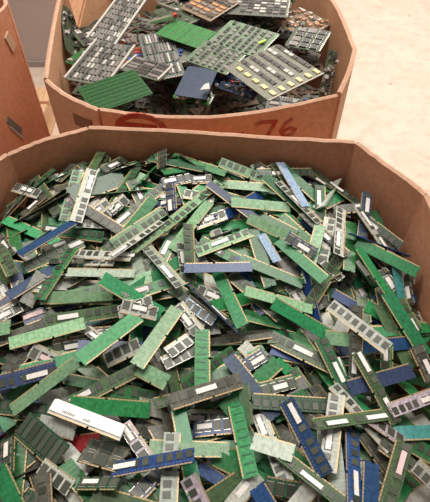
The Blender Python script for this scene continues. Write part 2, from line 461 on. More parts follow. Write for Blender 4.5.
# the modules one can see, each read off the photograph as its long axis (two points), colour and face
TILE = {}
for r_, (oy, sc_) in {'B': (120, 4.3), 'C': (200, 4.3), 'D': (290, 4.3), 'E': (380, 4.115)}.items():
    for i_, ox in enumerate((0, 85, 165, 250, 330)): TILE[r_+str(i_)] = (ox, oy, sc_)
TILE['B1'] = (80, 120, 4.3)
for k_ in ('B2', 'B3', 'B4'): TILE[k_] = ({'B2': 160, 'B3': 250, 'B4': 330}[k_], 130, 4.3)
TABLE = '''
B0 200 280 355 200 t p 2 nw
B0 325 262 362 205 o f 2 a s.5
B0 350 275 425 145 o p 3 gW
B0 40 270 105 290 w f 2 S s.5
B0 55 350 150 262 k f 2 s.4 nw
B0 0 410 130 315 k p 2 nw
B0 80 428 225 362 d f 2 s.3 nw
B0 270 415 308 300 l f 2 s.5 pk
B0 385 370 430 345 w f 2 S s.5
B0 120 380 165 340 k f 2 S s.5
B0 0 350 60 300 g f 1 a
B0 10 300 40 255 d p 1 S
B1 352 195 352 140 k f 2 S st | small black square module against the back panel
B1 100 218 330 165 k p 2 nw
B1 70 290 190 230 d p 2 W.045
B1 115 202 165 178 d f 2 S s.5
B1 205 335 330 245 t p 2 nw
B1 230 380 362 282 o f 3 s.15 gS
B1 130 390 215 240 g f 2 s.1
B1 20 318 170 298 l p 3 nw
B1 180 225 320 210 k p 1 nw
B1 150 160 215 185 k p 1 nw
B2 220 105 410 132 d f 2 s.8 nw
B2 130 120 280 182 g p 2
B2 60 155 150 122 g p 1 a nw
B2 255 145 395 195 l f 3 gS
B2 270 190 330 195 g p 1 S
B2 285 230 505 243 l p 3 | pale green module lying level by the back panel
B2 30 205 110 203 n f 3 S s.3 gS
B2 115 212 200 215 k f 2 S s.6 gS
B2 190 195 280 242 k p 3 nw gN
B2 46 235 52 322 b f 3 S s.8 gE
B2 90 235 112 295 t p 2 S
B2 130 278 205 290 w f 3 S gS
B2 200 272 268 240 l f 3 S gS
B2 280 270 418 375 n p 4 gS | navy module falling rightward at the back
B2 240 405 340 325 b p 3 gW
B2 128 418 215 305 l p 4 gE
B2 220 350 300 350 o f 1
B2 60 420 140 352 l f 3
B2 195 395 245 375 w f 2 S s.5
B2 310 400 400 400 t p 2
B2 370 255 425 275 t p 1 a
B2 405 160 432 225 g p 2 gE a
B2 205 330 240 278 t p 2 S
B2 0 150 110 135 g p 1
B2 130 160 190 170 d p 1
B3 60 160 100 185 k f 2 S s.4 pk
B3 120 148 150 188 w f 2 S gE
B3 55 190 205 325 g p 3 gW
B3 150 188 240 325 w p 5 gW cB | steel-blue module falling rightward below the back panel
B3 170 160 265 285 o f 2 gW
B3 190 168 282 168 d f 2 s.4
B3 305 160 375 220 g p 2
B3 270 195 345 240 k f 3 S s.5 gN
B3 300 238 305 348 g f 3 s.25 gE
B3 392 185 345 275 w p 4 nw
B3 335 310 378 290 t p 2 S
B3 385 345 460 352 k p 4 S s.9 | small black square module near the right corner
B3 15 310 175 325 l p 4 gS
B3 75 350 132 362 t p 2 S
B3 80 270 140 302 g p 2 a
B3 225 340 292 402 k f 4 s.5 gE
B3 330 380 350 430 w f 1 S
B3 0 180 50 230 g p 2 gE b
B3 180 225 225 240 k p 1 S
B4 30 200 210 285 n f 1 s.8
B4 5 275 52 180 l p 4 nw
B4 150 295 255 370 d f 3 s.4
B4 238 280 225 425 n f 5 s.25 gW | navy module standing upright by the right panel
B4 40 270 130 332 d f 3 s.5
B4 270 330 300 385 g p 2 S
B4 262 370 320 430 k p 2 nw
B4 110 325 220 485 w f 5 s.25 s.75 gW | silver module bearing two white stickers
B4 0 160 25 190 g p 1 S
B4 300 330 330 400 d f 1
B4 100 200 180 245 d f 1 s.7
C0 0 100 130 0 k p 1 nw
C0 60 95 220 35 k f 3 s.25 nw gS
C0 20 85 140 140 t p 1
C0 0 150 70 130 n p 1 nw
C0 130 195 212 118 o p 3 nw gN
C0 158 215 318 88 b p 5 | deep blue plain module below the left corner
C0 330 112 365 0 w f 4 s.75 gW
C0 375 22 428 5 w f 2 S s.5
C0 360 100 428 112 w f 2 S
C0 280 140 445 157 g f 3 s.2 gS
C0 315 232 560 245 w f 4 s.9 gS | long silver module lying level at left
C0 120 285 340 190 o f 4 s.9 gS
C0 225 200 282 180 k f 2 S s.5
C0 5 180 30 220 k f 2 S s.5
C0 75 225 132 270 w p 2 S nw
C0 95 305 185 230 o p 1 nw
C0 255 262 322 262 k f 4 S s.5 gN
C0 175 320 285 330 t p 2
C0 170 430 262 290 g f 4 gE a
C0 275 332 375 300 w p 4 S nw
C0 320 362 380 320 w p 4 S nw
C0 375 315 580 315 w p 4 gE cL | wide pale grey-green module lying level
C0 60 300 78 372 n p 2 S gW
C0 105 342 158 350 w f 3 S s.5
C0 125 405 162 352 w p 4 S nw
C0 40 430 112 385 n p 3 a
C0 0 380 22 422 w f 2 S s.5
C0 210 385 340 370 d f 2
C0 15 240 60 330 o f 2
C0 190 400 430 378 g f 1
C0 60 390 20 330 n p 1 a
C0 0 300 50 350 o p 1
C1 35 60 165 140 k f 3 gN
C1 0 98 65 102 w f 2 S
C1 115 188 272 88 l f 4
C1 123 235 320 100 w f 5 s.15 gN | silver module rising rightward with one sticker
C1 280 150 425 45 l f 4 gS
C1 100 48 150 8 w f 2 S s.5
C1 250 65 300 0 t p 3 gW
C1 258 180 365 310 k f 5 s.65 gE cL | greyish module falling rightward with four chips and sticker
C1 340 205 390 88 g f 3 s.6
C1 360 235 412 190 o f 2
C1 212 210 240 345 t p 3 gW cL
C1 190 430 285 345 t p 3
C1 290 372 440 325 g f 4 s.25 gS pk
C1 0 400 112 392 l p 3 gS
C1 20 362 115 348 w p 2
C1 40 265 88 265 w f 2 S s.5
C1 252 250 290 300 w p 2 S nw
C1 320 20 385 8 n f 2 S s.5
C1 380 340 400 400 d f 2 S
C1 190 360 230 340 d f 1 S
C1 120 400 160 350 w p 1 S
C2 175 92 222 75 w f 3 S s.5
C2 285 90 382 112 t p 3
C2 218 132 295 115 k f 3 S s.5 nw
C2 262 188 392 135 l f 4 s.4 gS
C2 380 90 585 185 l p 4 | long pale green module falling rightward in the middle
C2 150 190 300 275 g f 3 s.25 gN
C2 120 195 155 265 w f 3 S s.5
C2 72 210 82 285 w f 3 S s.5
C2 100 120 106 275 o f 4 gE
C2 228 160 252 212 w f 2 S s.5
C2 298 205 350 305 b p 4 gW
C2 372 150 415 285 g p 4 gW
C2 85 295 372 288 b p 6 gN | blue plain module lying level in mid-pile
C2 0 258 38 315 l p 2 S gE
C2 110 230 140 225 d p 1
C2 140 385 144 315 g p 4 gE b
C2 182 335 240 362 w p 3 S
C2 248 350 335 555 t p 5 gE | emerald module standing upright below the blue level one
C2 300 335 472 372 g p 3 gN
C2 318 402 430 385 g p 2 gN
C2 170 378 242 420 w f 3 S
C2 0 350 32 360 w f 1 S
C2 40 400 92 400 d f 2
C2 200 55 250 40 g p 2 S
C2 160 160 250 170 t p 1
C3 75 45 132 60 t p 2 S
C3 85 95 200 150 g p 3 gN
C3 130 70 222 132 g p 2 gN
C3 130 38 240 118 k p 2 nw
C3 235 40 298 108 w f 4 s.5 gE
C3 55 160 108 250 w p 4 cB gE S
C3 135 195 305 340 t p 5 gN | emerald module falling rightward in mid-pile
C3 180 165 262 215 n f 6 S s.6 gE | small blue module with one sticker
C3 262 120 285 145 b p 2 S
C3 300 122 262 265 l p 4 gW
C3 345 80 310 250 w f 3
C3 388 85 378 240 w f 5 s.7 gE | upright silver module with two chips and a sticker
C3 430 150 425 305 g p 4 gW
C3 310 262 372 320 w f 3 S gE
C3 85 290 238 325 g p 5 gN
C3 110 370 270 350 o p 3 gS
C3 0 398 245 465 l p 5 | broad pale emerald module falling rightward
C3 300 360 360 335 w p 3 S nw
C3 310 435 430 437 k f 2
C3 160 400 190 432 w p 2 S nw
C3 252 375 300 520 b p 4 gE nw
C3 200 405 222 440 w f 3 S s.5
C3 0 260 100 300 g p 2 gN
C3 30 330 90 350 d p 1
C3 340 350 420 320 k p 2 nw
C4 95 200 0 130 d f 1
C4 250 130 400 222 t p 5 | bright green module beside the right panel
C4 260 145 380 205 d p 3
C4 185 195 350 232 b p 5 nw gN
C4 192 240 252 300 k f 4 S s.5
C4 212 228 280 262 w p 3 S nw
C4 130 225 262 430 t p 5 gW
C4 275 255 312 400 n p 4 cT gE | slate-blue module standing near the right panel
C4 322 350 342 420 k f 4 S s.6 nw
C4 310 258 340 300 k f 3 S s.5
C4 362 315 402 325 w f 3 S s.5
C4 350 385 405 400 b p 3 S
C4 120 305 185 390 g f 3 s.7
C4 245 345 262 372 w f 3 S s.5
C4 370 250 400 300 k p 2
C4 0 305 40 250 o f 3
C4 380 350 430 420 n p 2
C4 300 300 330 360 d f 2
C4 380 430 425 350 d f 1
C4 85 120 150 190 d p 2
D0 10 75 100 5 n p 2
D0 0 110 32 100 w f 3 S s.5
D0 95 120 255 75 n f 3 s.15 pk 
D0 60 152 330 62 g p 2 nw
D0 228 130 480 92 o f 4 s.3 gS | olive module with chips lying almost level at left
D0 130 200 370 155 l p 5 | whitish green bare module at left
D0 0 218 190 150 k f 3 gS
D0 0 182 58 170 l p 4 b
D0 260 220 430 160 g f 3 gN
D0 272 237 340 225 k f 4 S s.5
D0 392 188 425 185 k f 3 S s.5
D0 70 222 150 272 k f 2
D0 150 230 212 252 d p 2 S
D0 185 278 228 298 w f 4 S s.5 pk
D0 105 345 400 265 t p 4 gN
D0 5 398 245 335 n f 5 s.75 gN cb | half-blue module with a long sticker at the left edge
D0 52 530 262 370 l p 6 gW cG | light green module rising rightward with pale edge
D0 22 350 70 290 k f 3 s.5
D0 0 352 30 290 o p 2
D0 280 375 400 420 g f 3
D0 345 330 430 390 o p 3 gE
D0 190 45 430 10 g f 3 gS
D0 100 300 180 320 k f 1
D0 240 260 320 290 d f 1
D0 310 350 380 400 t p 2
D0 0 290 80 320 d f 1 
D1 0 25 112 5 l p 3 gS
D1 0 132 135 118 g p 2 cT
D1 0 60 160 40 o p 3 nw gS
D1 190 12 330 98 t p 4 gS
D1 190 80 245 62 w f 4 S s.5
D1 215 110 320 132 g p 2
D1 228 152 268 155 w f 4 S s.5
D1 380 95 240 295 l p 7 gE | pale emerald module rising rightward with ragged end
D1 130 215 280 195 b p 4 | blue module tucked between two emerald ones
D1 95 305 232 240 w f 5 gS
D1 30 188 65 215 w f 4 S s.5
D1 60 300 112 365 o p 3 nw gE
D1 18 330 90 392 o p 3 gE
D1 0 282 210 125 t p 6 gE | long emerald module rising rightward at left
D1 -38 475 215 345 o f 6 s.15 gS | olive chip-covered module rising rightward with sticker
D1 220 330 365 405 l p 6 cW S | whitish green broad module
D1 342 215 368 325 o p 5 gE
D1 380 295 432 270 w f 5 S
D1 395 245 440 215 w f 5 S
D1 300 280 320 322 w f 3 S s.5
D1 382 335 390 455 t p 4
D1 405 20 368 205 g f 4 gW
D1 110 60 160 50 o p 2
D1 250 20 320 40 g p 1
D1 150 330 220 300 d p 1
D1 0 340 20 380 k p 1
D2 170 15 238 45 w f 4 S s.5
D2 92 48 212 128 w f 5 gE cB
D2 80 70 150 140 w p 4 S
D2 140 48 192 82 w f 5 S s.5 nw
D2 75 90 125 155 w f 5 S s.5
D2 200 75 270 122 o f 4
D2 318 42 430 0 t p 4 gS
D2 335 120 458 148 g p 4 gS
D2 240 152 318 215 n f 5 gE s.6 nw
D2 160 190 160 440 t p 7 cV | ribbed emerald module standing upright at the centre
D2 190 240 330 233 o p 4 nw gS
D2 190 345 300 268 g f 4 gS
D2 185 405 272 385 o f 6 s.5 gN
D2 312 345 412 285 n f 6 S s.75 gW
D2 270 340 430 250 g p 4 gW
D2 270 505 472 322 t p 6 gE | bright green module rising rightward at the centre
D2 350 205 465 188 k p 2
D2 60 320 120 340 g p 2
D2 75 370 115 372 o p 2
D2 265 270 340 290 g f 1
D2 130 170 190 165 w p 3 S
D2 190 90 230 60 k p 1
D3 62 72 132 142 o f 4 gW
D3 140 90 315 245 k f 4 s.85 gE
D3 205 118 372 215 t p 5
D3 108 212 350 328 o f 6 s.5 gS | olive module with chips on both sides of its sticker
D3 90 252 180 280 b p 4
D3 140 180 215 222 t p 2
D3 0 270 42 312 w p 5 S
D3 300 200 402 415 g f 6 s.5 gW
D3 365 78 575 235 w f 8 gS c8 | silver module with a full row of dark chips
D3 332 150 348 185 w p 2 S
D3 55 425 182 392 o f 6 s.55 gN
D3 112 290 165 340 t p 3 gE
D3 190 292 242 302 w p 3 S
D3 240 330 300 430 k p 4 nw gE
D3 335 355 392 430 g p 4 gE
D3 365 205 430 212 l p 5 S
D3 180 330 230 400 g f 3
D3 110 300 130 360 o p 2
D3 0 340 60 330 g p 3
D3 270 40 300 80 k p 2
D4 380 215 235 228 b p 5 gN a
D4 30 262 200 238 b p 3
D4 117 55 108 385 k f 5 s.82 gE | dark brownish module standing upright with sticker
D4 150 70 300 162 t p 4 gE
D4 168 118 262 172 b p 3
D4 225 15 240 92 k f 4 S s.6
D4 300 35 375 170 g f 5 s.85
D4 245 0 345 160 t p 5 gW
D4 400 100 430 165 w f 4 S
D4 270 190 430 178 g p 4 gN
D4 390 200 470 192 t p 4
D4 300 242 430 248 k f 3
D4 243 262 243 352 g f 6 S s.3 gS
D4 100 415 335 348 n p 6 gN | purple-navy module rising gently rightward
D4 150 345 285 585 o f 7 s.15 s.8 gW | olive module with two stickers leaning leftward
D4 385 275 422 355 k f 5 S s.6 gW
D4 320 255 358 330 o p 4 gE
D4 340 375 430 400 g p 4
D4 150 250 155 320 o p 3
D4 40 180 70 120 w p 2 S
D4 20 310 60 420 g f 4 a s.1
D4 380 20 420 60 b p 3
D4 270 270 310 330 g p 2
D4 250 370 320 330 t p 2
E0 20 82 150 30 g p 3 gS
E0 88 178 255 322 d f 7 gS W.046 L.095 c8 | wide dark green board with eight long chips
E0 5 130 40 190 t p 3
E0 38 235 32 400 d f 5 s.3 
E0 85 250 60 420 g p 4 gE
E0 -5 360 70 520 t p 6 gE s.8 | emerald module at the lower left corner
E0 235 115 480 210 w p 7 gS cS | white metal-clad module with gold lower edge
E0 210 75 270 60 w p 4 S
E0 270 8 411 35 g p 4 gN
E0 205 185 265 200 w p 5 S
E0 150 130 230 138 d f 4
E0 290 262 375 252 k p 4 S cR | small bright red module
E0 355 290 500 330 k f 6 W.05 L.07 gS | square dark board in a pale frame
E0 250 215 330 230 d f 3
E0 285 302 325 345 w p 5 S
E0 258 340 340 440 g p 5
E0 330 430 480 430 d f 6 s.3 gS
E0 110 370 200 330 k p 4 nw gN
E0 200 372 262 420 w f 5 S
E0 180 385 185 500 k f 6 gE c8
E0 60 440 100 402 d f 3
E0 310 465 345 502 w p 4 S
E0 130 330 160 420 k f 3
E0 90 470 150 500 d f 4
E0 275 460 300 400 k f 2
E1 40 100 268 118 t p 6 gN b | emerald module lying level left of centre
E1 105 40 335 78 g f 4 gS
E1 275 112 322 122 w p 5 S
E1 160 185 252 318 w f 6 S s.25 gE cP | small lilac-grey capped module
E1 260 268 350 275 l p 5
E1 138 368 425 315 b f 9 s.15 gS | blue module with a sticker and dark chips in the lower centre
E1 360 215 345 480 w f 7 gE cL
E1 240 450 290 400 n f 5 S
E1 30 470 150 505 o p 5 gN
E1 150 465 200 470 t p 3
E1 330 80 345 245 k p 5 nw
E1 385 120 405 225 t p 6 gW
E1 345 95 455 55 k f 7 s.5 gS
E1 200 400 250 480 g f 3
E1 200 170 270 200 k f 2
E1 270 160 310 230 k p 2
E2 135 95 235 60 o f 5 s.3
E2 145 150 215 152 w f 3 S s.2
E2 120 205 275 188 b f 7 S s.3 gS | short royal blue module with one sticker
E2 78 290 210 292 l p 8 cW gE S
E2 205 260 272 275 t p 4
E2 290 110 350 385 t p 8 gW cV | ribbed bright green module right of the short blue one
E2 330 60 340 140 l p 9 S nw
E2 200 318 312 372 g p 6 gS
E2 105 340 218 420 n p 5 gN
E2 180 492 310 405 o p 6 gN
E2 95 400 145 502 w f 6 gE cP
E2 300 485 350 425 w p 6 S s.5
E2 340 172 411 152 d f 4
E2 390 120 425 200 g p 5 gE
E2 240 300 330 330 t p 4
E2 370 280 400 330 g p 4
E3 20 440 68 520 b p 7 gE a
E3 32 125 145 405 w f 6 s.25 gE
E3 50 262 140 290 l p 9 cL S
E3 122 302 385 508 o f 8 s.45 gN | long olive module with sticker at the bottom
E3 35 55 110 150 n p 6 gE cb
E3 100 80 140 160 t p 5 gE
E3 215 92 325 102 d f 6 gN
E3 190 40 240 130 g p 4
E3 262 10 292 52 k f 4
E3 322 0 400 62 t p 5 gW
E3 235 152 302 180 k f 5 S
E3 118 205 205 262 k f 4
E3 200 182 318 388 b f 9 s.2 gW | blue module leaning leftward with sticker near its upper end
E3 290 180 292 275 w p 6 nw
E3 345 170 325 370 w f 8 s.6 gE
E3 72 430 220 455 d f 6 gN
E3 60 332 100 372 g p 5
E3 222 480 255 440 w p 6
E3 350 395 400 500 w p 6 cL
E3 150 50 230 20 k p 3
E3 160 300 200 340 t p 4
E4 5 170 230 148 o f 9 s.3 s.85 gN | olive module lying level with two stickers
E4 88 200 98 500 b f 7 s.65 gW | blue module standing upright with low sticker
E4 30 20 65 75 g p 4 gN
E4 170 335 165 520 b p 8 gN | blue module at the bottom edge
E4 130 205 262 372 k f 6 gS
E4 165 205 240 300 w f 6 gW
E4 195 265 270 318 k f 7 s.6 gS
E4 205 190 255 225 w f 8 S cP
E4 110 220 180 290 g f 4
E4 305 255 240 490 o f 9 s.25 gW pk | olive module leaning rightward with a pink-white sticker
E4 275 145 400 98 n f 7 s.65 gN cP | purple-grey module with large sticker at right
E4 328 200 365 182 w p 5 S
E4 275 238 430 232 b p 7 gS cT
E4 340 275 425 325 g f 6
E4 335 350 430 440 w f 8 gN
E4 245 505 320 408 t p 7
E4 190 490 222 378 w f 6
E4 340 492 385 472 w p 6 S
E4 320 0 411 82 t p 5
E4 15 250 30 400 w p 6 cL
E4 50 282 75 440 k p 5 nw
E4 240 40 290 90 g p 5 gE
E4 130 120 170 110 d p 3
E4 380 380 430 350 k f 4
'''
rows = []
for n_, ln in enumerate(TABLE.strip().splitlines()):
    name = None
    if '|' in ln: ln, name = [s.strip() for s in ln.split('|')]
    p = ln.split(); ox, oy, s_ = TILE[p[0]]
    x1, y1, x2, y2 = [float(v) for v in p[1:5]]
    rows.append(dict(p=(ox+x1/s_, oy+y1/s_, ox+x2/s_, oy+y2/s_), c=p[5], face=p[6], lay=int(p[7]), o=p[8:], name=name, n=n_))
rows.sort(key=lambda r: (r['lay'], r['n']))
for r in rows:
    x1, y1, x2, y2 = r['p']; o = r['o']; r0 = random.Random(r['n'])
    S_ = 'S' in o
    if (y2 > 492 or x2 > 426 or x2 < 4) and not S_: o = o + ['a']
    elif (y1 > 492 or x1 > 426 or x1 < 4) and not S_: o = o + ['b']
    W_ = ((.0225, .0240) if y1 < 215 else (.0240, .0255) if y1 < 290 else (.0255, .0280))[r['n'] % 2] if not any(q[0] == 'W' for q in o) else float([q for q in o if q[0] == 'W'][0][1:])
    Lx = [q for q in o if q[0] == 'L' and q[1:2] == '.']
    z = RIM - .09; slope = 0.0; L0 = .1
    ta, tb = (0, 0) if 'nw' in o else (r0.uniform(-.09, .09), r0.gauss(0, .15))      # nothing in a heap lies quite flat
    for it in range(4):
        A = unproject(x1, y1, z-slope*L0/2); B = unproject(x2, y2, z+slope*L0/2)
        dx, dy = B[0]-A[0], B[1]-A[1]; L0 = math.hypot(dx, dy); th = math.atan2(dy, dx)
        if Lx: L = float(Lx[0][1:])
        elif S_ or (L0 < .074 and 'a' not in o and 'b' not in o and r['lay'] >= 5 and L0 > .05 and r['face'] == 'f'): L = LS
        else: L = LD
        ux, uy = dx/L0, dy/L0
        if 'a' in o or (L == LD and L0 < .105 and 'b' not in o and r0.random() < .5): cxy = (A[0]+ux*L/2, A[1]+uy*L/2)
        elif 'b' in o or (L == LD and L0 < .105): cxy = (B[0]-ux*L/2, B[1]-uy*L/2)
        else: cxy = ((A[0]+B[0])/2, (A[1]+B[1])/2)
        if L0 > L*1.22 and 'nw' not in o: L = min(L0, LD*1.12)
        xy = pull_in(*cxy, th, L, W_)
        nw = 'nw' in o
        if nw:
            rl = r0.choice([-1, 1])*r0.uniform(1.0, 1.5)
            if abs(math.cos(th)) > .4: rl = -abs(rl)*(1 if math.cos(th) > 0 else -1)   # leans away so that the long edge shows
        a, b, c, S = rest(*xy, th, L, W_*(.5 if nw else 1), rl if nw else None, sink=.012 if nw else 0, press=.97 if r['lay'] >= 5 or r['name'] else None)
        a += ta; b += tb; z = c + .002; slope = 0 if nw else a
    # which long edge carries the contacts
    g = [q for q in o if q[0] == 'g']
    left = (-math.sin(th), math.cos(th))
    flip = r0.random() < .5
    if g:
        want = {'N': (0, 1), 'S': (0, -1), 'E': (1, 0), 'W': (-1, 0)}[g[0][1]]
        flip = (left[0]*want[0] + left[1]*want[1]) > 0      # contacts are on -y of the board
    st = [float(q[1:]) for q in o if q[0] == 's' and q[1:2] == '.']
    if 'st' in o: st = []
    cm = r['c']; sp = ''
    for q in o:
        if q[0] == 'c' and q[1] in 'TRBPL': cm = q[1]
        if q in ('c8', 'cS', 'cb', 'cV', 'cW'): sp = q
    if flip: th += math.pi; a, b = -a, -b; st = [1-s for s in st]
    i = len(mods); T, U, I, J = S
    if flip: T, U = -T, -U
    commit(a, b, c, (T, U, I, J), i, .0034)
    mods.append(dict(M=pose_matrix(*xy, c, th, a, b), L=L, W=W_, x=xy[0], y=xy[1], z=c, th=th, a=a, b=b, c=cm, face=r['face'], st=st, sp=sp,
                     name=r['name'], nw=nw, pk='pk' in o, traced=True, rgb=r['c'], n=r['n'], flip=flip))

# how much of each can be seen: visible cells of the height map, nearer ones count for more
score = np.zeros(len(mods))
pxs = CX + FPX*XX/(YY*math.cos(PITCH)+(CAM_H-.83)*math.sin(PITCH)); dep = YY*math.cos(PITCH)+(CAM_H-.83)*math.sin(PITCH)
pys = CY + FPX*((CAM_H-.83)*math.cos(PITCH)-YY*math.sin(PITCH))/dep
vis = (OWN >= 0) & (pxs > 0) & (pxs < 430) & (pys > 0) & (pys < 502)
np.add.at(score, OWN[vis], (1/dep[vis]**3))
order = [int(i) for i in np.argsort(-score)]
order = [i for i in order if mods[i].get('name')] + [i for i in order if not mods[i].get('name')]
single = sorted(order[:300]); single_set = set(single)

# ---- labels: look, lie, and the nearest module that is easy to find
TONE = {'g': 'green', 't': 'emerald green', 'd': 'dark green', 'o': 'olive green', 'b': 'blue', 'n': 'navy', 'l': 'pale green', 'w': 'silver-grey', 'k': 'brownish black',
        'T': 'teal', 'R': 'red', 'B': 'steel blue', 'P': 'lilac-grey', 'L': 'grey-green'}
def lie(m):
    A = project(m['x']-math.cos(m['th'])*.05, m['y']-math.sin(m['th'])*.05, m['z']); B = project(m['x']+math.cos(m['th'])*.05, m['y']+math.sin(m['th'])*.05, m['z'])
    d = math.degrees(math.atan2(-(B[1]-A[1]), B[0]-A[0])) % 180
    if d < 12 or d > 168: return 'level'
    if d < 35: return 'slightly rising'
    if d < 68: return 'steeply rising'
    if d < 112: return 'upright'
    if d < 145: return 'steeply falling'
    return 'slightly falling'
marks = [mods[i] for i in single if mods[i].get('name')]
def short(nm):
    return nm
def centre(m): return project(m['x'], m['y'], m['z'])
def where(m, k=0):
    c = centre(m)
    ds = sorted(marks, key=lambda q: (centre(q)[0]-c[0])**2+(centre(q)[1]-c[1])**2)
    q = ds[k]; e = centre(q); dx, dy = c[0]-e[0], c[1]-e[1]
    a = math.degrees(math.atan2(-dy, dx)) % 360
    w8 = ['right of', 'above right of', 'above', 'above left of', 'left of', 'below left of', 'below', 'below right of'][int(((a+22.5) % 360)//45)]
    return w8, q['name']
used_labels = set()
def look_words(m):
    s = TONE.get(m['c'], 'green')
    kind = 'memory module' if m['L'] > .08 else 'short memory module'
    if m['face'] == 'f': s += ' chip-sided'
    else: s += ' bare'
    return s, kind
LIEW = {'level': 'level', 'slightly rising': 'gently rising', 'steeply rising': 'steeply rising', 'upright': 'upright', 'steeply falling': 'steeply falling', 'slightly falling': 'gently falling'}
def cut(s, n=16):
    return ' '.join(s.split()[:n])
def make_label(m):
    if m.get('name'): return m['name']
    s, kind = look_words(m); st = ' with sticker' if m['st'] else ''
    l = LIEW[lie(m)]
    for k in range(8):
        w8, q = where(m, k)
        short_kind = kind.replace('memory ', '') 
        for t in (f'{l} {s} {kind}{st} {w8} the {q}', f'{l} {s} {short_kind}{st} {w8} the {q}', f'{l} {s} {short_kind} {w8} the {q}', f'{l} {s} {short_kind} just {w8} the {q}', f'{s} {kind}{st} {w8} the {q}'):
            if len(t.split()) <= 16 and t not in used_labels: used_labels.add(t); return t
    return cut(f'{s} {kind}{st} {w8} the {q}')

class Rig: pass
def text_marks(L):
    """small dark print on the white metal cover"""
    mb = MB(); r = random.Random(5)
    for x0, n in ((-.008, 5), (.020, 9)):
        for i in range(n): mb.box(x0+i*.0026, x0+i*.0026+.0016, .001-r.choice([0, .001]), .0045, 0, .00012)
    return mb.mesh('printed_text', [INK])
def make_module(m):
    t = empty('memory_module'); t.matrix_world = m['M']
    tag(t, make_label(m), 'memory module', 'memory modules heaped in the near box')
    L, W = m['L'], m['W']
    link('board', board_mesh(L, W, m['c']), t)
    link('contact_strip', contact_mesh(L, W), t)
    z = TP/2
    if m['sp'] == 'cS':      # metal cover over the chips
        mb = MB(); mb.prism([(-L/2+.001, -W/2+.0055), (L/2-.001, -W/2+.0055), (L/2-.001, W/2-.002), (L/2-.005, W/2+.0005), (-L/2+.005, W/2+.0005), (-L/2+.001, W/2-.002)], z, z+.0022)
        c_ = mb.build('metal_cover', [METAL], t); tag(c_, 'white metal cover')
        k = link('printed_text', text_marks(L), c_); k.location = (0, 0, z+.00221); k.rotation_euler = (0, 0, 0 if m.get('flip') else math.pi)
        return t
    if m['sp'] == 'cV':      # soldered ribs across the bare side
        if 'rib' not in mesh_cache:
            mb = MB(); mb.box(-.0012, .0012, -.0085, .0085, 0, .0006); mesh_cache['rib'] = mb.mesh('solder_rib', [SOLD_G])
        for i in range(9):
            o = link('solder_rib', mesh_cache['rib'], t); o.location = (-L/2+L*(i+.5)/9, .002, z)
    if m['face'] == 'f':
        b_ = link('resistor_row', bits_mesh(L, W), t); b_['kind'] = 'stuff'
    zc = z
    for nm, key, x, y in layout(L, W, m['face'], m['st'], m['sp']):
        if nm == 'memory_chip':
            o = link(nm, chip_mesh(key), t); o.location = (x, y, z); zc = z+.0012
        else:
            o = link(nm, sticker_mesh(key, m.get('pk', False)), t); o.location = (x, y, zc+.0001)
    if m['face'] == 'p' and not m.get('traced') is None and m['c'] in 'bgt' and m['L'] > .1:
        pass
    return t
SOLD_G = plain('dark_solder_ribs', (0.012, 0.10, 0.04), 0.3)
PINK = set()
for r in rows:
    pass
for i in single: make_module(mods[i])

# the rest of the heap, mostly buried: one joined object
keys = sorted(PCB); midx = {k: i for i, k in enumerate(keys)}; ng = len(keys)
mats = [PCB[k] for k in keys] + [GOLD, CHIP, PAPER]
mb = MB()
rest_list = [i for i in range(len(mods)) if i not in single_set and score[i] > 0]
for i in rest_list:
    m = mods[i]; M = m['M']; L, W = m['L'], m['W']
    mb.box(-L/2, L/2, -W/2+.003, W/2, -TP/2, TP/2, midx[m['c']], M)
    mb.box(-L/2+.003, L/2-.003, -W/2, -W/2+.0025, -TP/2+.0001, TP/2-.0001, ng, M)
    zc = TP/2
    for nm, key, x, y in layout(L, W, m['face'], m['st'], m['sp']):
        if nm == 'memory_chip': mb.cbox((x, y, TP/2+.0006), .0105, .013, .0012, ng+1, M); zc = TP/2+.0012
        else: mb.cbox((x, y, zc+.0002), key, .0104, .0003, ng+2, M)
# the layers below, glimpsed through the gaps
for i in range(1900):
    x, y = rr.uniform(-.56, .5), rr.uniform(-.1, 1.02)
    if dist_in(x, y, near_poly) < .035: continue
    M = Matrix.Translation((x, y, float(mound(np.array(x), np.array(y), np.array(.1)))-rr.uniform(.004, .022))) @ Matrix.Rotation(rr.uniform(0, 6.28), 4, 'Z') @ Matrix.Rotation(rr.gauss(0, .25), 4, 'X') @ Matrix.Rotation(rr.gauss(0, .1), 4, 'Y')
    mb.box(-.034, .034, -WD/2, WD/2, -.0006, .0006, midx[rr.choice('gddookkknb')], M)
    if rr.random() < .6:
        for k in (-.025, -.0085, .0085, .025): mb.cbox((k, .003, .0012), .0105, .013, .0012, ng+1, M)
o = mb.build('memory_module_heap', mats)
tag(o, 'tangle of half-buried memory modules filling the gaps beneath those on top', 'memory module heap', kind='stuff')
# packed fill under the heap, closes the view down between the modules
Xs = np.arange(-.6, .5, .03); Ys = np.arange(-.1, 1.05, .03)
print('modules', len(mods), 'single', len(single), 'rest', len(rest_list), 'traced single', sum(1 for i in single if mods[i].get('traced')))

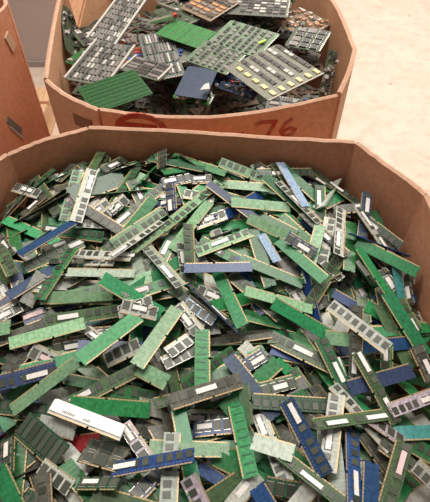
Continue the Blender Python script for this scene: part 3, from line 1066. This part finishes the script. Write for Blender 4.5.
# ------------------------------------------------------------------ circuit boards in the far bin
def pcol(name, c, c2, rough=.4): return pcb(name, c, c2, rough)
CB = {'grey': pcol('board_grey', (0.09, 0.10, 0.08), (0.17, 0.17, 0.14)), 'green': pcol('board_green', (0.03, 0.15, 0.04), (0.06, 0.24, 0.07)),
      'deep': pcol('board_deep_green', (0.012, 0.065, 0.015), (0.024, 0.11, 0.03)), 'sage': pcol('board_sage', (0.08, 0.13, 0.08), (0.16, 0.22, 0.14)),
      'navy': pcol('board_navy', (0.02, 0.035, 0.07), (0.04, 0.06, 0.12)), 'brown': pcol('board_brown', (0.13, 0.09, 0.06), (0.24, 0.16, 0.11)),
      'dark': pcol('board_dark', (0.03, 0.05, 0.03), (0.08, 0.10, 0.06)), 'slate': pcol('board_slate', (0.10, 0.13, 0.12), (0.20, 0.23, 0.21)), 'hero': pcol('board_khaki_grey', (0.10, 0.10, 0.078), (0.17, 0.17, 0.13))}
DIPM = {'k': plain('dip_black', (0.05, 0.045, 0.045), .4), 'g': plain('dip_grey', (0.21, 0.18, 0.175), .4), 'y': plain('dip_gold_lid', (0.75, 0.55, 0.22), .3, .3),
        'w': plain('dip_white', (0.50, 0.47, 0.44), .45), 'b': plain('part_blue', (0.05, 0.10, 0.35), .4), 'r': plain('part_red', (0.45, 0.05, 0.04), .4), 'c': plain('part_copper', (0.55, 0.27, 0.14), .4)}
PALE = plain('board_frame_pale', (0.46, 0.43, 0.38), .5)
def dip_mesh(sx, sy, h, mk):
    k = ('dip', round(sx, 4), round(sy, 4), h, mk)
    if k not in mesh_cache:
        mb = MB(); mb.box(-sx/2, sx/2, -sy/2, sy/2, .0006, h, 0)
        for s in (-1, 1): mb.box(-sx/2*.94, sx/2*.94, s*sy/2*1.12-.0004, s*sy/2*1.12+.0004, 0, h*.6, 1)
        mesh_cache[k] = mb.mesh('chip', [DIPM[mk], SOLDER])
    return mesh_cache[k]
buried = 'circuit board mostly buried under the others in the far box'
def in_far(x, y): return float(dist_in(x, y, far_poly))
def circuit_board(label, A, B, D, colr, rows_=0, cols_=0, pal='kg', frame=False, along=True, style='rows', seed=1, shared=False, fill_=.62):
    P = [Vector((*unproject(p[0], p[1], RIM+p[2]), RIM+p[2])) for p in (A, B, D)]
    e1 = P[1]-P[0]; L = e1.length; e1.normalize(); e2 = P[2]-P[0]; e2 -= e1*e2.dot(e1); W = e2.length; e2.normalize(); e3 = e1.cross(e2)
    flipy = e3.z < 0
    if flipy: e3 = -e3
    org = P[0] + e1*L/2 + e2*W/2
    y = -e2 if flipy else e2
    M = Matrix((e1, y, e3)).transposed().to_4x4(); M.translation = org
    t = empty('circuit_board'); t.matrix_world = M
    tag(t, label, 'circuit board', 'circuit boards piled in the far box')
    t['look'] = f"{dict(grey='grey', green='green', deep='deep green', sage='sage', navy='navy', brown='brown', dark='dark', slate='slate grey', hero='khaki')[colr]} {'component' if style == 'parts' else 'chip'} board"
    r = random.Random(seed)
    mb = MB(); a, b = L/2, W/2; ch = .006
    mb.prism([(-a, -b), (a, -b), (a, b-ch), (a-ch, b), (-a+ch, b), (-a, b-ch)], -.0008, .0008); mb.build('board', [CB[colr]], t)
    if frame:
        for s in (-1, 1):
            m_ = MB(); m_.box(-a, a, s*(b-.003)-.003, s*(b-.003)+.003, .0009, .006); m_.build('edge_stiffener', [PALE], t)
    z = .0009
    if style == 'rows':
        Lx, Wy = (L, W) if along else (W, L)
        px_, py_ = Lx*.92/cols_, Wy*.86/rows_
        for i in range(rows_):
            for j in range(cols_):
                if r.random() < .06: continue
                mk = r.choice(pal) if len(pal) > 1 else pal
                o = link('chip', dip_mesh(px_*.80, py_*fill_, .0038, mk), t)
                X = -Lx*.46+px_*(j+.5); Y = -Wy*.43+py_*(i+.5)
                o.location = (X, Y, z) if along else (Y, X, z)
                if not along: o.rotation_euler = (0, 0, math.pi/2)
    elif style == 'back':
        for i in range(rows_):
            m_ = MB(); Y = -b+W*(i+.5)/rows_; m_.box(-a*.93, a*.93, Y-.0012, Y+.0012, z, z+.0008); o = m_.build('solder_row', [CB['sage'] if colr == 'green' else CB['deep']], t)
    elif style == 'parts':
        for i in range(rows_*cols_):
            sx, sy, h = r.uniform(.006, .014), r.uniform(.005, .009), r.uniform(.003, .009)
            o = link('component', dip_mesh(round(sx, 3), round(sy, 3), round(h, 3), r.choice(pal)), t)
            o.location = (r.uniform(-a*.88, a*.88), r.uniform(-b*.85, b*.85), z); o.rotation_euler = (0, 0, r.choice([0, math.pi/2]))
    if style in ('rows', 'parts'):
        # card edge connector
        m_ = MB(); n = max(4, int(L/.008))
        for i in range(n): m_.box(-a+.006+i*(L-.012)/n, -a+.006+(i+.55)*(L-.012)/n, -b-.0001, -b+.0045, -.001, .0011)
        e_ = m_.build('edge_connector', [SOLDER], t); e_['kind'] = 'stuff'
    return t
rb = random.Random(21); buried_list = []
for i in range(44):
    for _ in range(40):
        cx_, cy_ = rb.uniform(-.43, .38), rb.uniform(1.14, 1.78)
        an = rb.uniform(0, math.pi); l_, w_ = rb.uniform(.12, .24), rb.uniform(.07, .13)
        c4 = [(cx_+p*math.cos(an)*l_/2-q*math.sin(an)*w_/2, cy_+p*math.sin(an)*l_/2+q*math.cos(an)*w_/2) for p, q in ((-1, -1), (1, -1), (-1, 1))]
        if all(in_far(*c) > .008 for c in c4) and in_far(2*cx_-c4[0][0], 2*cy_-c4[0][1]) > .008: break
    dz = -.165+.0027*i
    pp = [(*project(*c, RIM+dz), dz) for c in c4]
    buried_list.append(circuit_board(buried, *pp, rb.choice(['dark', 'grey', 'slate', 'brown', 'deep', 'grey']), rb.choice([3, 4, 5]), rb.choice([4, 5, 6]), rb.choice(['kg', 'kgw', 'kbr', 'kkw']), style=rb.choice(['rows', 'rows', 'parts']), seed=i))
cbd = circuit_board
cbd('dark green board lying in the left corner behind the grey framed one', (64, 62, -.055), (90, 44, -.055), (76, 74, -.055), 'deep', 4, 5, 'kkw', seed=3, style='parts')
cbd('slate grey board crowded with small chips at the middle of the far box', (138, 36, -.052), (170, 30, -.045), (160, 80, -.052), 'slate', 9, 4, 'gwk', seed=5, fill_=.5, along=False)
cbd('small grey framed board wedged between two green boards', (120, 70, -.046), (136, 56, -.046), (148, 92, -.046), 'grey', 5, 3, 'gk', frame=True, seed=6, along=False)
cbd('grey chip board with pale frame and slanting chip rows at left', (64, 79, -.045), (96, 40, -.035), (106, 88, -.045), 'grey', 9, 7, 'ggkkgw', frame=True, seed=7, fill_=.5)
cbd('long grey chip board leaning at the upper left of the far box', (86, 39, -.030), (120, -6, -.01), (131, 24, -.030), 'grey', 8, 9, 'ggkkgw', frame=True, seed=8, fill_=.5)
cbd('brown-chipped board at the top edge of the far box', (180, 8, -.030), (210, -10, -.02), (213, 20, -.030), 'brown', 6, 4, 'gkc', seed=9, fill_=.5, along=False)
cbd('grey board of dense chip rows at the top middle', (223, 14, -.034), (232, -14, -.025), (284, 38, -.034), 'grey', 9, 9, 'gwkk', seed=10, fill_=.6, along=False)
cbd('dark board under a silver rail at the top of the far box', (152, 12, -.04), (176, 2, -.04), (186, 26, -.04), 'dark', 3, 4, 'kwg', seed=11, style='parts')
cbd('copper-dotted board deep at the upper right', (272, 22, -.06), (300, 8, -.06), (284, 50, -.06), 'brown', 7, 8, 'ccwk', seed=12, style='parts')
cbd('dark green board sloping beside the right panel', (284, 46, -.045), (297, 26, -.03), (308, 72, -.05), 'dark', 3, 4, 'kg', seed=13)
cbd('dark board set with blue parts leaning on the right panel', (300, 22, -.035), (308, 20, -.01), (313, 64, -.045), 'brown', 3, 8, 'bkw', seed=14, style='parts')
cbd('long dark board with white connector dots along the right panel', (288, -8, -.025), (300, -8, .0), (312, 46, -.03), 'dark', 3, 9, 'wkw', seed=15, style='parts')
cbd('blue and red component board behind the front panel', (207, 84, -.062), (222, 70, -.06), (250, 104, -.062), 'navy', 9, 9, 'bbrwkk', seed=16, style='parts')
cbd('dark dotted board under the plain navy board', (172, 98, -.060), (178, 88, -.055), (206, 112, -.060), 'deep', 5, 7, 'kwk', seed=17, style='parts')
cbd('plain navy board with a pale lower edge', (174, 95, -.040), (188, 66, -.030), (204, 103, -.040), 'navy', 0, 1, style='back', seed=18)
cbd('bright green striped board at the centre of the far box', (155, 34, -.030), (175, 19, -.026), (191, 54, -.030), 'green', 5, 1, style='back', seed=19)
cbd('sage green chip board with lower corner over the navy board', (184, 60, -.026), (206, 40, -.022), (226, 76, -.030), 'sage', 6, 7, 'gkk', seed=20, fill_=.45)
cbd('sage green chip board under the yellow-chipped board', (207, 42, -.022), (231, 20, -.018), (256, 60, -.024), 'sage', 7, 7, 'gkk', seed=22, fill_=.45)
cbd('plain dark green bare board against the front panel at left', (77, 88, -.034), (134, 69, -.026), (98, 113, -.036), 'deep', 8, 1, style='back', seed=23)
# the khaki board with gold-lidded chips, topmost
hero = cbd('khaki-grey board with rows of yellow-lidded chips, topmost in the far box', (224, 68, -.008), (278, 44, -.004), (266, 103, -.012), 'hero', 0, 0, style='none', seed=24)
hb = [c for c in hero.children][0]; hv = [v.co for v in hb.data.vertices]; hl = max(v.x for v in hv)*2; hw = max(v.y for v in hv)*2
hd = MB()
fl = -1   # far rim side of the board is +y after the flip
for i in range(6):
    for j in range(5):
        X = -hl*.36+hl*.80*i/5.0; Y = -hw*.40+hw*.72*j/4
        # row nearest the front panel and right edge carry the gold lids
        mk = 'y' if i == 0 or (j == 0) else ('k' if (i+j) % 4 else 'w')
        for q in (0, 1):
            o = link('chip', dip_mesh(hw*.085 if mk != 'y' else hw*.10, hl*.055, .0036, mk), hero); o.location = (X, Y+q*hw*.10, .0009); o.rotation_euler = (0, 0, math.pi/2)
            if mk == 'y': tag(o, 'gold-lidded chip'); break
m_ = MB(); m_.box(-hl/2, hl/2, -hw/2, -hw/2+.003, .0009, .003); m_.build('edge_stiffener', [PALE], hero)
cbd('upright board edge thick with chips standing by the right panel', (318, 97, -.09), (329, 48, -.005), (328, 99, -.105), 'dark', 3, 8, 'kwg', seed=25, style='parts')
cbd('dark green board standing upright along the left panel', (66, 50, -.07), (58, -2, -.0), (78, 36, -.10), 'dark', 3, 9, 'kwk', seed=26, style='parts')
# loose scrap packed beneath the boards
mb = MB(); r_ = random.Random(9)
for i in range(900):
    x, y = r_.uniform(-.47, .40), r_.uniform(1.08, 1.84)
    if in_far(x, y) < .03: continue
    M = Matrix.Translation((x, y, RIM-.175+r_.uniform(-.01, .01))) @ Matrix.Rotation(r_.uniform(0, 6.28), 4, 'Z') @ Matrix.Rotation(r_.uniform(-.4, .4), 4, 'X')
    mb.box(-.035, .035, -.02, .02, -.001, .001, r_.randrange(3), M)
    for k in range(3): mb.cbox((-.02+.02*k, r_.uniform(-.01, .01), .003), .014, .007, .005, 3+r_.randrange(3), M)
o = mb.build('circuit_board_scrap', [CB['dark'], CB['brown'], CB['grey'], DIPM['k'], DIPM['g'], DIPM['k']])
tag(o, 'dark layer of circuit board scrap glimpsed beneath the boards of the far box', 'circuit board scrap', kind='stuff')
# silver rails with a red end between the boards at the top
def rail(label, A, B, wd, mats):
    P = [Vector((*unproject(p[0], p[1], RIM+p[2]), RIM+p[2])) for p in (A, B)]
    d = P[1]-P[0]; L = d.length
    t = empty('connector_rail', P[0]); t.rotation_euler = (0, 0, math.atan2(d.y, d.x)); tag(t, label, 'connector')
    m_ = MB(); m_.box(0, L, -wd/2, wd/2, 0, .004); m_.box(0, L, -wd/2, -wd/2+.0015, .004, .009); m_.box(0, L, wd/2-.0015, wd/2, .004, .009); m_.build('rail', [SOLDER], t)
    m_ = MB(); m_.box(L-.010, L+.002, -wd*.6, wd*.6, .0005, .011); m_.build('end_block', [mats], t)
rail('silver rail with a red end block behind the striped green board', (150, 24, -.016), (176, 17, -.016), .010, DIPM['r'])
rail('silver rail lying at the top of the far box', (158, 5, -.018), (178, 13, -.018), .008, DIPM['w'])
# white paper tag hanging by the navy board
P = unproject(205, 89, RIM-.022)
mb = MB(); mb.prism([(-.012, -.010), (.012, -.006), (.010, .022), (-.002, .014)], 0, .0006); o = mb.build('paper_tag', [DIPM['w']]); o.location = (P[0], P[1], RIM-.018)
tag(o, 'small white paper tag on the corner of the navy board', 'tag')
P = unproject(262, 42, RIM-.012); mb = MB(); mb.prism([(-.015, -.006), (.012, -.002), (.017, .006), (-.010, .003)], 0, .002); o = mb.build('plastic_clip', [plain('lime_plastic', (.45, .75, .08), .4)]); o.location = (P[0], P[1], RIM-.012); o.rotation_euler = (0, 0, .5)
tag(o, 'lime yellow plastic clip between the sage boards and the yellow-chipped board', 'clip')
# folded cardboard divider standing in the far box
def sheet(pts, th=.005):
    P = [Vector((*unproject(p[0], p[1], RIM+p[2]), RIM+p[2])) for p in pts]
    n = (P[1]-P[0]).cross(P[2]-P[0]).normalized()*th
    me = bpy.data.meshes.new('flap'); k = len(P)
    me.from_pydata([*P, *[p+n for p in P]], [], [tuple(range(k)), tuple(reversed(range(k, 2*k)))]+[(i, (i+1) % k, k+(i+1) % k, k+i) for i in range(k)])
    me.materials.append(CARD_FAR); me.update(); return me
fl_ = tag(empty('cardboard_divider', (0, 0, 0)), 'folded brown cardboard flap standing at the upper left inside the far box', 'cardboard flap')
link('flap', sheet([(68, -6, .0), (78, 27, -.06), (86, -6, .01)]), fl_); link('flap', sheet([(86.5, -6, .01), (78.5, 27, -.06), (112, -6, -.03)]), fl_)

# ------------------------------------------------------------------ marks on the far box
def faded(name, c):
    m, nt, b = nodes(name); tc = N(nt, 'ShaderNodeTexCoord'); n = N(nt, 'ShaderNodeTexNoise', Scale=40.0, Detail=4.0); nt.links.new(tc.outputs['Object'], n.inputs['Vector'])
    nt.links.new(ramp(nt, n.outputs[0], [(.35, (0.42, 0.17, 0.09)), (.55, c)]), b.inputs['Base Color']); b.inputs['Roughness'].default_value = .8; return m
RED = faded('red_marker', (0.40, 0.06, 0.035))
fcx = sum(p[0] for p in far_poly)/len(far_poly); fcy = sum(p[1] for p in far_poly)/len(far_poly)
def on_panel(i, th=.012):
    """matrix of a panel's outer face: x along it, y up from the rim (negative below), z outwards"""
    a, b = far_poly[i], far_poly[(i+1) % len(far_poly)]
    dx, dy = b[0]-a[0], b[1]-a[1]; L = math.hypot(dx, dy); ex = Vector((dx/L, dy/L, 0)); nz = Vector((dy/L, -dx/L, 0))
    M = Matrix((ex, Vector((0, 0, 1)), nz)).transposed().to_4x4(); M.translation = Vector((a[0]-fcx, a[1]-fcy, RIM-.142)) + nz*(th+.0048); return M, L
def stroke(pts, wd):
    mb = MB()
    for (x0, y0), (x1, y1) in zip(pts, pts[1:]):
        d = Vector((x1-x0, y1-y0)); l = d.length or 1e-6; n_ = Vector((-d.y, d.x))/l*wd/2; e = d/l*wd*.3
        mb.prism([(x0-e.x-n_.x, y0-e.y-n_.y), (x1+e.x-n_.x, y1+e.y-n_.y), (x1+e.x+n_.x, y1+e.y+n_.y), (x0-e.x+n_.x, y0-e.y+n_.y)], -.004, .0006)
    return mb
Mp, PL = on_panel(7)
def mark(name, pts, wd, lab=None):
    q = []
    for (x0, y0), (x1, y1) in zip(pts, pts[1:]):      # short pieces follow the bulge of the panel
        k = max(1, int(math.hypot(x1-x0, y1-y0)/.006)); q += [(x0+(x1-x0)*i/k, y0+(y1-y0)*i/k) for i in range(k)]
    q.append(pts[-1]); mb = stroke(q, wd)
    mb.v = [(x, y, z-.0048+.0008+FRONT_BOW*math.sin(math.pi*min(1, max(0, x/PL)))) for x, y, z in mb.v]
    o = mb.build(name, [RED], far); o.matrix_local = Mp
    if lab: tag(o, lab)
def pp(px, py):
    """point of the front panel (along, up) seen at a place of the photograph"""
    a = Vector((*far_poly[7], 0)); b = Vector((*far_poly[0], 0)); ex = (b-a).normalized(); n = Vector((ex.y, -ex.x, 0)); a = a + n*(.0128+FRONT_BOW*.8)
    u = (px-CX)/FPX; v = (py-CY)/FPX
    d = Vector((u, math.cos(PITCH)-v*math.sin(PITCH), -(math.sin(PITCH)+v*math.cos(PITCH)))); t = (a-Vector((0, 0, 0))).dot(n)/d.dot(n)
    p = d*t; return ((p-a).dot(ex), CAM_H+p.z-RIM)
mark('painted_number', [pp(256, 124), pp(262, 122), pp(276, 122), pp(272, 129), pp(267, 137)], .010, 'red painted 7')
mark('painted_number', [pp(293, 121), pp(286, 125), pp(281, 132), pp(284, 138), pp(292, 137), pp(296, 132), pp(290, 130), pp(284, 133)], .009, 'red painted 6')
mark('painted_mark', [pp(232, 133), pp(243, 132)], .006, 'short red dash')
mark('painted_mark', [pp(141+23*math.cos(k*math.pi/10), 131+12*math.sin(k*math.pi/10)) for k in range(21)], .014, 'dark red painted oval')
mark('painted_mark', [pp(124, 131), pp(154, 131)], .024)
Mh, HL = on_panel(6)
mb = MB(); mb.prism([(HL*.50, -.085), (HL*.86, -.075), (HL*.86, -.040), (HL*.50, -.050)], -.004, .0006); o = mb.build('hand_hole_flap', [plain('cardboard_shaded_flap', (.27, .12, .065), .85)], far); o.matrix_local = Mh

# tape and a torn label on the box at the left edge
def left_mark(name, px, py, w_, h_, mat, rot=0, lab=None):
    a = Vector((*left_poly[-1], 0)); b = Vector((*left_poly[0], 0)); ex = (b-a).normalized(); n = Vector((ex.y, -ex.x, 0)); a = a + n*.0172
    d = Vector(((px-CX)/FPX, math.cos(PITCH)-(py-CY)/FPX*math.sin(PITCH), -(math.sin(PITCH)+(py-CY)/FPX*math.cos(PITCH)))); t = a.dot(n)/d.dot(n); p = d*t + Vector((0, 0, CAM_H))
    M = Matrix((ex, Vector((0, 0, 1)), n)).transposed().to_4x4(); M.translation = p - left_bin.location
    mb = MB(); mb.prism([(-w_/2, -h_/2), (w_/2, -h_/2*.8), (w_/2*.9, h_/2), (-w_/2*.8, h_/2*.9)], -.005, .0005)
    o = mb.build(name, [mat], left_bin); o.matrix_local = M @ Matrix.Rotation(rot, 4, 'Z')
    if lab: tag(o, lab)
left_mark('tape', 11, 42, .03, .06, plain('old_tape', (.62, .42, .28), .5), .3, 'piece of pale tape')
left_mark('torn_label', 15, 126, .022, .10, plain('torn_film', (.16, .17, .15), .4), .5, 'dark torn label')
left_mark('torn_label', 17, 132, .012, .09, plain('torn_film_pale', (.42, .44, .42), .4), .5, 'pale torn strip')

# buried boards: keep those that can be seen, say of each what it lies beside
bpy.context.view_layer.update()
dg = bpy.context.evaluated_depsgraph_get(); hits = {}
for py in np.arange(0.5, 112, 2.5):
    for px in np.arange(60, 345, 2.5):
        d = Vector(((px-CX)/FPX, math.cos(PITCH)-(py-CY)/FPX*math.sin(PITCH), -(math.sin(PITCH)+(py-CY)/FPX*math.cos(PITCH)))).normalized()
        ok, loc, nn, ix, ob, mm = sc.ray_cast(dg, (0, 0, CAM_H), d)
        if ok:
            while ob.parent: ob = ob.parent
            hits.setdefault(ob.name, []).append((px, py))
known = {o.name: o['label'] for o in col.objects if o.name.startswith('circuit_board') and o['label'] != buried}
pos = {k: (sum(p[0] for p in hits[k])/len(hits[k]), sum(p[1] for p in hits[k])/len(hits[k])) for k in hits}
short_name = {k: v for k, v in known.items() if k in pos}
def brief(l):
    for cutw in (' lying in', ' at the', ' wedged', ' leaning', ' under', ' with lower', ' behind', ' along the', ' sloping', ' deep at', ' of dense', ' standing', ' set with', ', topmost', ' thick', ' with pale frame', ' with a pale', ' crowded'):
        i = l.find(cutw)
        if i > 0: l = l[:i]
    return l
seen_l = set()
for o in buried_list:
    nm = o.name
    if len(hits.get(nm, [])) < 2:
        for ch in list(o.children): bpy.data.objects.remove(ch)
        bpy.data.objects.remove(o); continue
    c0 = pos[nm]; look = o['look']
    for q in sorted(short_name, key=lambda q: (pos[q][0]-c0[0])**2+(pos[q][1]-c0[1])**2):
        dx, dy = c0[0]-pos[q][0], c0[1]-pos[q][1]
        w8 = ['right of', 'above right of', 'above', 'above left of', 'left of', 'below left of', 'below', 'below right of'][int(((math.degrees(math.atan2(-dy, dx))+22.5) % 360)//45)]
        t = f"{look} partly buried {w8} the {brief(short_name[q])}"
        if t not in seen_l and len(t.split()) <= 16: break
    seen_l.add(t); o['label'] = t
